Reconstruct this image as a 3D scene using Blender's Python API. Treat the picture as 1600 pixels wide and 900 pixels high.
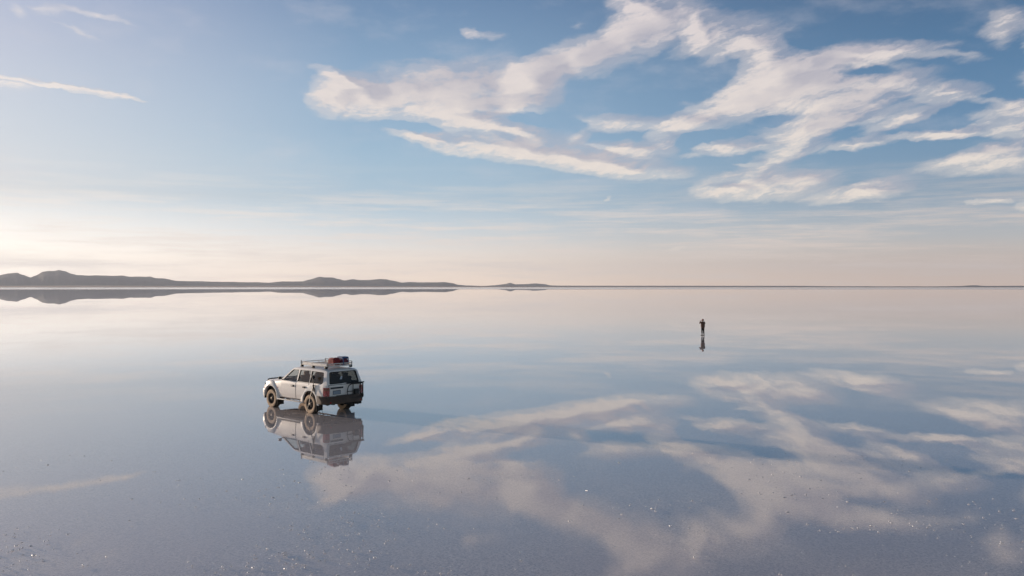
import bpy, bmesh, math, random
from mathutils import Vector, Matrix, noise as mnoise

random.seed(7)
for o in list(bpy.data.objects):
    bpy.data.objects.remove(o, do_unlink=True)
scene = bpy.context.scene
COL = scene.collection
R = math.radians

# ------------------------------------------------------------------ camera
CAM_H = 5.2
F_PX = 1350.0            # focal length in pixels of the 1600 px wide photograph
HORIZON = 448.1
cam_d = bpy.data.cameras.new('camera')
cam = bpy.data.objects.new('camera', cam_d)
COL.objects.link(cam)
cam.location = (0, 0, CAM_H)
cam.rotation_euler = (R(90), 0, 0)
cam_d.sensor_width = 36
cam_d.lens = F_PX / 1600 * 36
cam_d.shift_y = -(450 - HORIZON) / 1600
cam_d.clip_start = 0.1
cam_d.clip_end = 200000
scene.camera = cam

# ------------------------------------------------------------------ exposure
scene.view_settings.view_transform = 'Standard'
scene.view_settings.look = 'None'
scene.view_settings.gamma = 1
scene.view_settings.use_curve_mapping = False
scene.view_settings.exposure = 0.0

# ------------------------------------------------------------------ sun
SUN_AZ = R(-60.0)       # measured from +Y towards +X
SUN_EL = R(5.2)
sun_dir = Vector((math.sin(SUN_AZ) * math.cos(SUN_EL), math.cos(SUN_AZ) * math.cos(SUN_EL), math.sin(SUN_EL)))
sl = bpy.data.lights.new('sun', 'SUN')
sl.energy = 5.0
sl.color = (1.0, 0.81, 0.64)
sl.angle = R(0.6)
so = bpy.data.objects.new('sun', sl)
COL.objects.link(so)
so.rotation_euler = sun_dir.to_track_quat('Z', 'Y').to_euler()
so.location = (-60, 40, 30)

# ------------------------------------------------------------------ sky
world = bpy.data.worlds.new('World')
scene.world = world
world.use_nodes = True
WT = world.node_tree
WT.nodes.clear()


class NB:
    """short hand for building node trees"""
    def __init__(self, tree):
        self.t = tree

    def n(self, typ, **kw):
        nd = self.t.nodes.new(typ)
        for k, v in kw.items():
            setattr(nd, k, v)
        return nd

    def put(self, sock, v):
        if v is None:
            return
        if isinstance(v, bpy.types.NodeSocket):
            self.t.links.new(v, sock)
        else:
            sock.default_value = v

    def m(self, op, a, b=None, c=None, clamp=False):
        nd = self.n('ShaderNodeMath', operation=op, use_clamp=clamp)
        for s, v in zip(nd.inputs, (a, b, c)):
            self.put(s, v)
        return nd.outputs[0]

    def vm(self, op, a, b=None, scale=None):
        nd = self.n('ShaderNodeVectorMath', operation=op)
        self.put(nd.inputs[0], a)
        self.put(nd.inputs[1], b)
        if scale is not None:
            self.put(nd.inputs['Scale'], scale)
        return nd.outputs['Value'] if op in ('DOT_PRODUCT', 'LENGTH') else nd.outputs[0]

    def mix(self, f, a, b, mode='MIX'):
        nd = self.n('ShaderNodeMix', data_type='RGBA', blend_type=mode)
        self.put(nd.inputs[0], f)
        self.put(nd.inputs[6], a)
        self.put(nd.inputs[7], b)
        return nd.outputs[2]

    def ramp(self, f, stops, interp='LINEAR'):
        nd = self.n('ShaderNodeValToRGB')
        nd.color_ramp.interpolation = interp
        e = nd.color_ramp.elements
        while len(e) < len(stops):
            e.new(0.5)
        for el, (p, c) in zip(e, stops):
            el.position = p
            el.color = c if len(c) == 4 else (*c, 1)
        self.put(nd.inputs[0], f)
        return nd.outputs[0]

    def mr(self, v, a, b, c, d, kind='LINEAR'):
        nd = self.n('ShaderNodeMapRange', interpolation_type=kind)
        for s, x in zip(nd.inputs, (v, a, b, c, d)):
            self.put(s, x)
        return nd.outputs[0]

    def noise(self, vec, scale, detail=4, rough=0.5, dist=0.0, color=False, dims='3D', w=None):
        nd = self.n('ShaderNodeTexNoise', noise_dimensions=dims)
        self.put(nd.inputs['Vector'], vec)
        nd.inputs['Scale'].default_value = scale
        nd.inputs['Detail'].default_value = detail
        nd.inputs['Roughness'].default_value = rough
        nd.inputs['Distortion'].default_value = dist
        return nd.outputs['Color' if color else 'Fac']

    def mapping(self, vec, loc=(0, 0, 0), rot=(0, 0, 0), scale=(1, 1, 1), typ='POINT'):
        nd = self.n('ShaderNodeMapping', vector_type=typ)
        self.put(nd.inputs['Vector'], vec)
        nd.inputs['Location'].default_value = loc
        nd.inputs['Rotation'].default_value = rot
        nd.inputs['Scale'].default_value = scale
        return nd.outputs[0]


def srgb(r, g, b):
    f = lambda v: (v / 255 / 12.92) if v <= 10 else ((v / 255 + 0.055) / 1.055) ** 2.4
    return (f(r), f(g), f(b), 1.0)


W = NB(WT)
tc = W.n('ShaderNodeTexCoord')
sx = W.n('ShaderNodeSeparateXYZ')
WT.links.new(tc.outputs['Generated'], sx.inputs[0])
az = W.m('ARCTAN2', sx.outputs[0], sx.outputs[1])
el = W.m('ARCSINE', sx.outputs[2])
cb = W.n('ShaderNodeCombineXYZ')
WT.links.new(az, cb.inputs[0])
WT.links.new(el, cb.inputs[1])
P = cb.outputs[0]                    # (azimuth, elevation) of the looked-at piece of sky

nishita = W.n('ShaderNodeTexSky', sky_type='NISHITA')
nishita.sun_disc = False
nishita.sun_elevation = SUN_EL
nishita.sun_rotation = SUN_AZ
nishita.altitude = 3650
nishita.air_density = 1.0
nishita.dust_density = 1.0
nishita.ozone_density = 1.0
SKY_STRENGTH = 0.10


def ang(px, py):
    """photograph pixel -> azimuth, elevation in the sky"""
    a = math.atan((px - 800) / F_PX)
    e = math.atan((HORIZON - py) / F_PX * math.cos(a))
    return a, e


# cloud field: soft strokes (centre x, y, half length, half height, tilt in degrees, strength)
STROKES = [
    # long bank, left of centre
    (565, 150, 85, 34, 0, 1.0), (650, 142, 120, 44, 2, 1.1), (750, 140, 125, 48, 2, 1.1), (825, 135, 60, 38, 4, .9),
    (525, 120, 40, 11, -18, 1.2), (508, 160, 32, 20, 10, 1.1), (535, 140, 50, 26, 0, .8), (740, 172, 115, 18, 5, .7), (735, 190, 60, 12, 4, .7),
    # arm rising to the right
    (870, 100, 90, 24, 17, .8), (890, 92, 110, 28, 19, 1.0), (975, 62, 100, 34, 26, 1.0), (1030, 28, 85, 42, 8, .9), (985, 4, 50, 16, -16, .9),
    (1080, 42, 24, 42, 20, .7), (905, 40, 16, 8, 20, .3), (1065, 75, 40, 12, 20, .4),
    # slanting lower bank
    (650, 213, 62, 10, -11, 1.0), (745, 231, 120, 17, -10, 1.1), (865, 246, 120, 18, -9, 1.1), (975, 262, 110, 17, -6, 1.1),
    (765, 203, 85, 20, -6, .8), (835, 218, 85, 24, -8, .8), (905, 214, 30, 10, 25, .6), (960, 230, 52, 14, 0, .9),
    (1010, 238, 55, 14, -8, .8), (930, 240, 90, 16, -6, .6), (1030, 225, 34, 12, -15, .5),
    # large fan on the right
    (1165, 68, 95, 44, -12, .9), (1115, 48, 40, 30, 20, .6), (1190, 95, 50, 30, -30, .6),
    (1130, 170, 130, 22, 22, .9), (1185, 145, 125, 40, 16, .95), (1275, 138, 130, 44, 6, .9), (1350, 140, 120, 28, 2, .6),
    (1330, 88, 85, 18, 4, 1.0), (1395, 80, 90, 11, -2, .8), (1470, 87, 45, 6, -4, .5), (1255, 110, 70, 22, 25, .7),
    (1400, 122, 60, 9, 6, .5), (1430, 133, 50, 10, 0, .4), (1490, 143, 52, 12, 2, 1.1), (1000, 190, 100, 12, -6, .8), (960, 196, 60, 9, -6, .6),
    (1060, 200, 60, 14, 15, .5), (1245, 205, 80, 20, 10, 1.0), (1330, 185, 120, 17, 12, .9), (1425, 182, 75, 9, 18, 1.1),
    (1340, 222, 75, 9, 6, .9), (1300, 170, 90, 16, 5, .5), (1235, 235, 70, 12, 18, .8), (1150, 230, 55, 13, 4, .9), (1120, 236, 40, 9, -4, .7),
    (1085, 246, 22, 6, 0, .6), (1168, 258, 20, 4, 0, .5), (1200, 262, 60, 10, 30, .4),
    # two low puffs
    (1195, 289, 115, 25, 3, 1.3), (1120, 300, 45, 8, -4, .7), (1255, 276, 45, 12, 4, .7), (1345, 301, 85, 13, 7, 1.4), (1375, 283, 45, 6, 10, .6),
    # blue gaps torn into the banks
    (640, 196, 55, 7, -6, -1.0), (845, 186, 75, 9, -6, -.9), (1350, 112, 50, 8, -3, -.9), (1212, 184, 42, 8, 6, -.9), (1395, 162, 60, 7, 18, -.5),
    (1310, 206, 50, 5, 14, -.6), (1095, 218, 45, 9, 8, -.7), (1130, 118, 60, 16, 30, -.9), (1260, 62, 50, 12, -10, -.7), (790, 212, 26, 6, -12, -.6),
    (1070, 30, 14, 12, 0, -.4), (925, 232, 40, 4, -10, -.5), (1180, 220, 30, 6, 6, -.5), (1290, 246, 40, 8, 10, -.5),
    # right edge
    (1555, 190, 85, 8, 14, .8), (1590, 172, 60, 10, 0, .9), (1565, 160, 50, 6, -12, .5), (1575, 198, 40, 9, 8, .6),
    (1500, 246, 75, 10, 10, .8), (1560, 252, 95, 18, 4, .9), (1595, 232, 70, 16, 0, .6), (1465, 209, 60, 7, -3, 1.2), (1590, 212, 40, 8, -8, .7),
    (1556, 52, 26, 24, -20, .6), (1590, 30, 34, 18, -20, .6), (1604, 68, 14, 14, 0, .5), (1512, 93, 26, 8, -10, .35), (1602, 122, 16, 14, 0, .4),
    (1660, 180, 60, 26, 8, .9), (1700, 90, 70, 24, 12, .8),
    # scraps
    (733, 50, 18, 7, -14, .75), (765, 58, 34, 8, -6, .4), (1545, 313, 30, 4.5, 0, 1.0), (1592, 320, 14, 6, 8, 1.0), (947, 310, 9, 3.5, 30, .6),
    (1265, 358, 60, 3, 0, .35), (1060, 386, 45, 3, 2, .35),
    # old contrail and wisps, left
    (45, 130, 110, 3, -5, 1.6), (130, 140, 80, 3, -6, 1.6), (190, 148, 34, 3, -8, 1.2), (-60, 122, 80, 6, -3, .8), (0, 128, 60, 14, -3, .3),
    (75, 15, 30, 7, -5, .6), (140, 20, 62, 6, -6, .6), (110, 44, 50, 3.5, -18, .35), (130, 50, 16, 5, -20, .3), (22, 12, 22, 10, -30, .4),
]


def build_field():
    g = bpy.data.node_groups.new('cloud_field', 'ShaderNodeTree')
    g.interface.new_socket('Vector', in_out='INPUT', socket_type='NodeSocketVector')
    g.interface.new_socket('Density', in_out='OUTPUT', socket_type='NodeSocketFloat')
    G = NB(g)
    gi = G.n('NodeGroupInput')
    go = G.n('NodeGroupOutput')
    acc = None
    for (cx, cy, rx, ry, ti, wgt) in STROKES:
        a, e = ang(cx, cy)
        v = G.mapping(gi.outputs[0], loc=(a, e, 0), rot=(0, 0, R(ti)), scale=(rx * 1.15 / F_PX, ry * 1.22 / F_PX, 1), typ='TEXTURE')
        gr = G.n('ShaderNodeTexGradient', gradient_type='SPHERICAL')
        g.links.new(v, gr.inputs[0])
        val = gr.outputs['Fac']
        acc = G.m('MULTIPLY', val, wgt) if acc is None else G.m('MULTIPLY_ADD', val, wgt, acc)
    g.links.new(acc, go.inputs[0])
    return g


FIELD = build_field()


def field(vec):
    nd = W.n('ShaderNodeGroup', node_tree=FIELD)
    W.put(nd.inputs[0], vec)
    return nd.outputs[0]


# the strokes are torn by a large and a small swirl
sw1 = W.vm('SUBTRACT', W.noise(P, 14, 3, .55, color=True), (.5, .5, .5))
sw2 = W.vm('SUBTRACT', W.noise(W.mapping(P, scale=(.7, 1.5, 1)), 75, 5, .6, color=True), (.5, .5, .5))
off = W.vm('ADD', W.vm('MULTIPLY', sw1, (.030, .016, 0)), W.vm('MULTIPLY', sw2, (.016, .010, 0)))
PW = W.vm('ADD', P, off)
D0 = field(PW)
D1 = field(W.vm('ADD', PW, (-.014, -.004, 0)))      # towards the sun, for the lit side of the clouds
sL = W.noise(W.mapping(PW, rot=(0, 0, R(3)), scale=(1, .30, 1), typ='TEXTURE'), 26, 6, .62)
sR = W.noise(W.mapping(PW, rot=(0, 0, R(15)), scale=(1, .17, 1), typ='TEXTURE'), 17, 7, .66)
rt = W.mr(az, .0, .14, 0, 1)
streak = W.m('ADD', W.m('MULTIPLY', sL, W.m('SUBTRACT', 1, rt)), W.m('MULTIPLY', sR, rt))
fine = W.noise(W.mapping(P, rot=(0, 0, R(10)), scale=(1, .4, 1), typ='TEXTURE'), 95, 6, .65)
tear = W.m('ADD', W.m('MULTIPLY', W.m('SUBTRACT', streak, .5), 2.6), W.m('MULTIPLY', W.m('SUBTRACT', fine, .5), .9))
inside = W.m('MULTIPLY', D0, 3.2, clamp=True)
dens = W.m('ADD', D0, W.m('MULTIPLY', tear, inside))
cover = W.mr(dens, .0, 1.25, 0, 1, 'SMOOTHSTEP')
# frayed, half transparent fringe round every bank
fringe = W.m('MULTIPLY', W.mr(W.m('ADD', D0, W.m('MULTIPLY', W.m('SUBTRACT', streak, .5), .9)), .0, .5, 0, 1, 'SMOOTHSTEP'), .46)
cover = W.m('MAXIMUM', cover, W.m('MULTIPLY', fringe, W.m('MULTIPLY', D0, 6, clamp=True)))
shade = W.m('SUBTRACT', D0, D1)
lit = W.m('ADD', W.mr(shade, -.22, .22, .15, .95), W.m('MULTIPLY', W.m('SUBTRACT', streak, .5), .9), clamp=True)

# broad, thin veil: faint mottling everywhere, long bands low over the horizon
bands = W.noise(W.mapping(P, scale=(1.0, 15, 1), rot=(0, 0, R(-1.2))), 4.6, 7, .7)
band_zone = W.m('MULTIPLY', W.mr(el, .150, .05, 0, 1, 'SMOOTHSTEP'), W.mr(el, -.01, .02, .4, 1))
veil = W.m('MULTIPLY', W.mr(bands, .42, .66, 0, 1, 'SMOOTHSTEP'), band_zone)
thin = W.noise(W.mapping(P, scale=(1, 2.4, 1), rot=(0, 0, R(-12))), 9, 6, .6)
thinv = W.m('MULTIPLY', W.mr(thin, .48, .85, 0, .30, 'SMOOTHSTEP'), W.mr(el, .03, .12, 0, 1))

# sky colour: Nishita, corrected for the dry high-altitude air of the photograph
EL = W.m('DIVIDE', el, .40)
LEFT = W.ramp(EL, [(0.0, srgb(255, 242, 226)), (.10, srgb(255, 243, 230)), (.22, srgb(238, 236, 234)), (.45, srgb(219, 225, 234)),
                   (.62, srgb(206, 209, 225)), (.80, srgb(182, 191, 218)), (1.0, srgb(140, 165, 205))], 'B_SPLINE')
MIDL = W.ramp(EL, [(0.0, srgb(252, 224, 200)), (.08, srgb(240, 224, 210)), (.13, srgb(216, 214, 212)), (.22, srgb(184, 207, 223)), (.37, srgb(163, 194, 217)), (.45, srgb(154, 186, 213)),
                   (.62, srgb(140, 172, 203)), (.80, srgb(110, 143, 181)), (1.0, srgb(80, 114, 160))], 'B_SPLINE')
RIGHT = W.ramp(EL, [(0.0, srgb(222, 192, 172)), (.08, srgb(198, 184, 176)), (.13, srgb(188, 188, 188)), (.22, srgb(142, 168, 190)), (.37, srgb(110, 150, 184)), (.45, srgb(100, 142, 180)),
                    (.62, srgb(80, 123, 163)), (.80, srgb(68, 104, 143)), (1.0, srgb(54, 86, 128))], 'B_SPLINE')
c1 = W.mix(W.mr(az, -.58, -.17, 0, 1), LEFT, MIDL)
c2 = W.mix(W.mr(az, -.17, .50, 0, 1, 'SMOOTHSTEP'), c1, RIGHT)
# everything outside the photographed part keeps to the physical sky
nish = W.vm('SCALE', nishita.outputs[0], scale=SKY_STRENGTH)
glare = W.m('ADD', 1, W.m('MULTIPLY', W.m('MULTIPLY', W.mr(az, -.65, .15, 1.05, 0.30), W.mr(el, .10, 0, 0, 1)), 1.0))
FITTED = W.vm('SCALE', c2, scale=glare)
away = W.m('MAXIMUM', W.mr(W.m('ABSOLUTE', W.m('ADD', az, .35)), 1.1, 2.1, 0, 1), W.mr(el, .45, .9, 0, 1))
base = W.mix(away, W.mix(.10, FITTED, nish), nish)
veiled = W.mix(W.m('MULTIPLY', veil, .72), base, W.mix(W.mr(az, -.5, .5, 0, 1), srgb(255, 244, 234), srgb(230, 213, 202)))
veiled = W.mix(thinv, veiled, srgb(222, 216, 220))
ccol = W.mix(lit, srgb(180, 178, 190), W.mix(W.mr(el, .10, .32, 0, 1), srgb(244, 232, 220), srgb(226, 216, 216)))
ccol = W.mix(W.mr(az, -.62, -.30, .5, 0), ccol, srgb(250, 246, 244))
final = W.mix(W.m('MULTIPLY', cover, .93), veiled, ccol)
bg = W.n('ShaderNodeBackground')
WT.links.new(final, bg.inputs[0])
bg.inputs[1].default_value = 1.0
bg0 = W.n('ShaderNodeBackground')          # the cloudless rest of the sky
WT.links.new(veiled, bg0.inputs[0])
inwin = W.m('MULTIPLY', W.m('COMPARE', az, .05, .72), W.m('COMPARE', el, .235, .195))
wm = W.n('ShaderNodeMixShader')
wo = W.n('ShaderNodeOutputWorld')
WT.links.new(inwin, wm.inputs[0])
WT.links.new(bg0.outputs[0], wm.inputs[1])
WT.links.new(bg.outputs[0], wm.inputs[2])
WT.links.new(wm.outputs[0], wo.inputs[0])
world.cycles.sampling_method = 'MANUAL'
world.cycles.sample_map_resolution = 256

# ------------------------------------------------------------------ helpers
def mat(name, color=(.8, .8, .8), rough=.5, metal=0.0, **kw):
    m = bpy.data.materials.new(name)
    m.use_nodes = True
    b = m.node_tree.nodes['Principled BSDF']
    b.inputs['Base Color'].default_value = (*color[:3], 1)
    b.inputs['Roughness'].default_value = rough
    b.inputs['Metallic'].default_value = metal
    for k, v in kw.items():
        b.inputs[k].default_value = v
    return m


def link(name, bm, material, parent=None, smooth=None):
    me = bpy.data.meshes.new(name)
    bm.normal_update()
    bm.to_mesh(me)
    bm.free()
    o = bpy.data.objects.new(name, me)
    COL.objects.link(o)
    if material:
        me.materials.append(material)
    if parent:
        o.parent = parent
    if smooth is not None:
        me.shade_smooth()
        me.set_sharp_from_angle(angle=R(smooth))
    return o


def tag(o, label=None, cat=None, group=None, kind=None):
    for k, v in (('label', label), ('category', cat), ('group', group), ('kind', kind)):
        if v:
            o[k] = v
    return o


def empty(name, loc=(0, 0, 0), rz=0.0, parent=None):
    o = bpy.data.objects.new(name, None)
    COL.objects.link(o)
    o.location = loc
    o.rotation_euler = (0, 0, rz)
    o.empty_display_size = .2
    if parent:
        o.parent = parent
    return o


def ground(px, py):
    """photograph pixel below the horizon -> point on the flat"""
    y = CAM_H * F_PX / (py - HORIZON)
    return Vector(((px - 800) * y / F_PX, y, 0))


# ------------------------------------------------------------------ salt flat (ground)
WATER_Z = 0.0
BED = -0.03
SHORE = 1900.0


def grid_polar(rings, nseg, zf, a0=-math.pi, a1=math.pi):
    bm = bmesh.new()
    rows = []
    for r in rings:
        row = []
        for k in range(nseg + 1):
            a = a0 + (a1 - a0) * k / nseg
            x, y = r * math.sin(a), r * math.cos(a)
            row.append(bm.verts.new((x, y, zf(r, a))))
        rows.append(row)
    for i in range(len(rows) - 1):
        for k in range(nseg):
            bm.faces.new((rows[i][k], rows[i + 1][k], rows[i + 1][k + 1], rows[i][k + 1]))
    if rings[0] < 2:
        bm.faces.new(rows[0][:-1][::-1] if False else rows[0][:-1])
    bmesh.ops.remove_doubles(bm, verts=bm.verts, dist=1e-4)
    bmesh.ops.recalc_face_normals(bm, faces=bm.faces)
    for f in bm.faces:
        if f.normal.z < 0:
            f.normal_flip()
    return bm


def bed_z(r, a):
    if r < SHORE - 250:
        return BED
    w = 60 * math.sin(a * 9 + 1) + 35 * math.sin(a * 23)
    t = min(1, max(0, (r + w - (SHORE - 200)) / 400))
    return BED + t * .10 + max(0, min(1, (r - 3000) / 9000)) * .8


m_salt = mat('salt', (.42, .43, .46), .75)
S = NB(m_salt.node_tree)
sb = m_salt.node_tree.nodes['Principled BSDF']
geo = S.n('ShaderNodeNewGeometry')
pos = geo.outputs['Position']
n1 = S.noise(pos, .35, 6, .6)
n2 = S.noise(pos, 22, 5, .7)
dist = S.vm('LENGTH', pos)
dry = S.mr(dist, SHORE - 150, SHORE + 100, 0, 1)
wetc = S.mix(S.mr(n2, .36, .64, 0, 1), (.52, .41, .36, 1), (1.0, .82, .71, 1))
wetc = S.mix(S.mr(n1, .35, .7, 0, .5), wetc, (.74, .59, .54, 1))
S.put(sb.inputs['Base Color'], S.mix(dry, wetc, (.93, .70, .58, 1)))
bmp = S.n('ShaderNodeBump')
bmp.inputs['Strength'].default_value = .8
bmp.inputs['Distance'].default_value = .01
S.put(bmp.inputs['Height'], n2)
S.put(sb.inputs['Normal'], bmp.outputs[0])
sb.inputs['Specular IOR Level'].default_value = .5
S.put(sb.inputs['Roughness'], S.mix(dry, (.85, .85, .85, 1), (.11, .11, .11, 1)))

rings = [1, 12, 25, 50, 100, 200, 400, 800, 1200, 1500] + list(range(1600, 2300, 40)) + [2600, 3200, 4500, 7000, 12000, 16000]
bed = link('salt_flat', grid_polar(rings, 240, bed_z), m_salt)
tag(bed, kind='structure')

# ------------------------------------------------------------------ water: a few millimetres of brine over the salt
m_water = bpy.data.materials.new('brine')
m_water.use_nodes = True
T = NB(m_water.node_tree)
m_water.node_tree.nodes.clear()
geo = T.n('ShaderNodeNewGeometry')
pos = geo.outputs['Position']
near = T.mr(T.vm('LENGTH', pos), 11, 34, 1, 0, 'SMOOTHSTEP')
rip = T.noise(pos, 7, 4, .6)
crust = T.noise(pos, 26, 4, .65)
patch = T.noise(pos, .22, 4, .55)
bump = T.n('ShaderNodeBump')
bump.inputs['Distance'].default_value = .0006
T.put(bump.inputs['Strength'], T.m('MULTIPLY', near, T.mr(patch, .35, .65, .35, 1)))
T.put(bump.inputs['Height'], T.m('ADD', rip, T.m('MULTIPLY', crust, .35)))
fr = T.n('ShaderNodeFresnel')
fr.inputs['IOR'].default_value = 1.45
gl = T.n('ShaderNodeBsdfGlossy')
gl.inputs['Color'].default_value = (.97, .97, .98, 1)
T.put(gl.inputs['Roughness'], T.m('MULTIPLY', near, .004))
T.put(gl.inputs['Normal'], bump.outputs[0])
tr = T.n('ShaderNodeBsdfTransparent')
tr.inputs[0].default_value = (.95, .97, .985, 1)
mx = T.n('ShaderNodeMixShader')
mo = T.n('ShaderNodeOutputMaterial')
T.put(mx.inputs[0], T.m('MULTIPLY', T.m('SUBTRACT', 1, T.m('POWER', T.m('SUBTRACT', 1, fr.outputs[0]), 1.25)), T.m('SUBTRACT', 1, geo.outputs['Backfacing'])))
T.put(mx.inputs[1], tr.outputs[0])
T.put(mx.inputs[2], gl.outputs[0])
T.put(mo.inputs[0], mx.outputs[0])
rings = [1, 12, 25, 50, 100, 200, 400, 800, 1200, 1500, 1700, 1900, 2100]
water = link('water', grid_polar(rings, 240, lambda r, a: WATER_Z), m_water)
tag(water, kind='structure')

# ------------------------------------------------------------------ hills on the horizon
def px_profile(pts, x):
    if x <= pts[0][0]:
        return pts[0][1]
    for (x0, h0), (x1, h1) in zip(pts, pts[1:]):
        if x <= x1:
            t = (x - x0) / (x1 - x0)
            t = t * t * (3 - 2 * t) * .5 + t * .5
            return h0 + (h1 - h0) * t
    return pts[-1][1]


def hill_range(name, pts, R0, depth, material, step=1.5, rough=.5, seed=0, rows=26):
    """pts: (x in the photograph, height in its pixels); a relief with real depth around distance R0"""
    x0, x1 = pts[0][0], pts[-1][0]
    n = int((x1 - x0) / step)
    bm = bmesh.new()
    grid = []
    for j in range(rows):
        v = j / (rows - 1)                      # front foot to back foot
        row = []
        for i in range(n + 1):
            px = x0 + (x1 - x0) * i / n
            a = math.atan((px - 800) / F_PX)
            r = R0 + (v - .5) * depth
            hpx = px_profile(pts, px)
            h = hpx / F_PX * R0 * 1.0 / math.cos(a) * math.cos(a)
            prof = math.sin(math.pi * min(1, v * 1.0)) ** .75
            # spurs and gullies
            q = Vector((a * 60 + seed, v * 5, seed * 3.1))
            g1 = mnoise.fractal(q, 1.0, 2.0, 5)
            spur = 1 - rough * (1 - prof) * abs(g1) * 1.6
            zz = h * prof * spur * (1 + .05 * g1) - 3
            x, y = r * math.sin(a) / math.cos(a) * math.cos(a), r * math.cos(a)
            row.append(bm.verts.new((x, y, zz)))
        grid.append(row)
    for j in range(rows - 1):
        for i in range(n):
            bm.faces.new((grid[j][i], grid[j][i + 1], grid[j + 1][i + 1], grid[j + 1][i]))
    o = link(name, bm, material, smooth=60)
    tag(o, kind='structure')
    return o


m_hill = mat('dry_hills', (.16, .12, .10), .95)
H = NB(m_hill.node_tree)
hb = m_hill.node_tree.nodes['Principled BSDF']
hg = H.n('ShaderNodeNewGeometry')
hn = H.noise(hg.outputs['Position'], .002, 8, .65)
H.put(hb.inputs['Base Color'], H.mix(H.mr(hn, .35, .7, 0, 1), (.09, .085, .07, 1), (.19, .15, .12, 1)))
hb.inputs['Specular IOR Level'].default_value = .1

MAIN = [(-260, 0), (-220, 6), (-150, 14), (-90, 8), (-40, 16), (0, 16.5), (12, 18.5), (27, 19.5), (35, 17), (48, 13.5), (55, 16), (68, 21.5), (76, 22.5),
        (85, 22.8), (92, 24.2), (102, 22.5), (112, 19), (120, 17.2), (140, 16.3), (175, 16.6), (190, 16.8), (203, 14.8), (212, 15.5), (235, 15.4), (243, 13.2),
        (255, 13), (275, 9.6), (300, 9.2), (340, 8.4), (400, 7.6), (420, 7.2), (440, 9.2), (452, 9), (472, 9), (485, 12), (500, 16.2), (508, 15.2),
        (520, 14.8), (528, 12.8), (538, 10.6), (550, 12.2), (565, 11), (578, 11.2), (592, 12.8), (602, 12.4), (612, 10.5), (628, 7.2), (640, 8.4),
        (662, 7.6), (675, 8), (695, 8.2), (705, 7), (716, 3.8), (730, 3), (750, 2.2), (775, 2)]
hill_range('hills', MAIN, 12500, 3400, m_hill, 1.5, .5, 1)
FAR2 = [(740, 0), (770, 3), (790, 5), (797, 7), (806, 4.5), (825, 5.2), (835, 6), (850, 5), (860, 3), (875, 2.6), (960, 2.4), (1100, 2.3), (1250, 2.2), (1300, 1.6),
        (1460, 1.4), (1500, 1.9), (1518, 3.0), (1526, 3.0), (1534, 2), (1600, 2.2), (1750, 2.6), (1900, 0)]
hill_range('distant_hills', FAR2, 14200, 2400, m_hill, 3, .4, 5, rows=14)
m_shore = mat('dry_shore', (.55, .34, .22), .95)
LOWS = [(-400, 0), (-350, 2.2), (0, 2.6), (150, 3.0), (300, 2.4), (420, 2.8), (600, 2.2), (800, 1.8), (1000, 1.3), (1150, 1.0), (1600, .8), (1800, .9), (1900, 0)]
hill_range('far_shore', LOWS, 9000, 2400, m_shore, 4, .3, 9, rows=10)

# ------------------------------------------------------------------ haze
bm = bmesh.new()
bmesh.ops.create_cube(bm, size=1, matrix=Matrix.Translation((0, 0, 207)) @ Matrix.Diagonal((33000, 33000, 424, 1)))
m_haze = bpy.data.materials.new('haze')
m_haze.use_nodes = True
m_haze.node_tree.nodes.clear()
V = NB(m_haze.node_tree)
pv = V.n('ShaderNodeVolumePrincipled')
pv.inputs['Color'].default_value = (.82, .88, 1.0, 1)
pv.inputs['Density'].default_value = 4.8e-5
pv.inputs['Anisotropy'].default_value = .2
vo = V.n('ShaderNodeOutputMaterial')
V.put(vo.inputs['Volume'], pv.outputs[0])
haze = link('haze', bm, m_haze)
tag(haze, kind='stuff')

# ================================================================== object helpers
def bm_box(bm, x0, x1, y0, y1, z0, z1, bevel=0.0, seg=2):
    m = Matrix.Translation(((x0 + x1) / 2, (y0 + y1) / 2, (z0 + z1) / 2)) @ Matrix.Diagonal((abs(x1 - x0), abs(y1 - y0), abs(z1 - z0), 1))
    r = bmesh.ops.create_cube(bm, size=1, matrix=m)
    if bevel:
        es = list({e for v in r['verts'] for e in v.link_edges})
        bmesh.ops.bevel(bm, geom=es, offset=bevel, segments=seg, affect='EDGES', profile=.6)
    return bm


def bm_tube(bm, pts, r, seg=8, closed=False, cap=True):
    pts = [Vector(p) for p in pts]
    n = len(pts)
    rs = r if isinstance(r, (list, tuple)) else [r] * n
    rings = []
    up = None
    for i, p in enumerate(pts):
        if closed:
            t = (pts[(i + 1) % n] - pts[i - 1]).normalized()
        else:
            t = (pts[min(i + 1, n - 1)] - pts[max(i - 1, 0)]).normalized()
        if up is None:
            up = t.orthogonal().normalized()
        up = (up - t * up.dot(t))
        up = up.normalized() if up.length > 1e-6 else t.orthogonal().normalized()
        s = t.cross(up)
        rings.append([bm.verts.new(p + (up * math.cos(2 * math.pi * k / seg) + s * math.sin(2 * math.pi * k / seg)) * rs[i]) for k in range(seg)])
    m = n if closed else n - 1
    for i in range(m):
        a, b = rings[i], rings[(i + 1) % n]
        for k in range(seg):
            bm.faces.new((a[k], a[(k + 1) % seg], b[(k + 1) % seg], b[k]))
    if cap and not closed:
        bm.faces.new(rings[0][::-1])
        bm.faces.new(rings[-1])
    return bm


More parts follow.
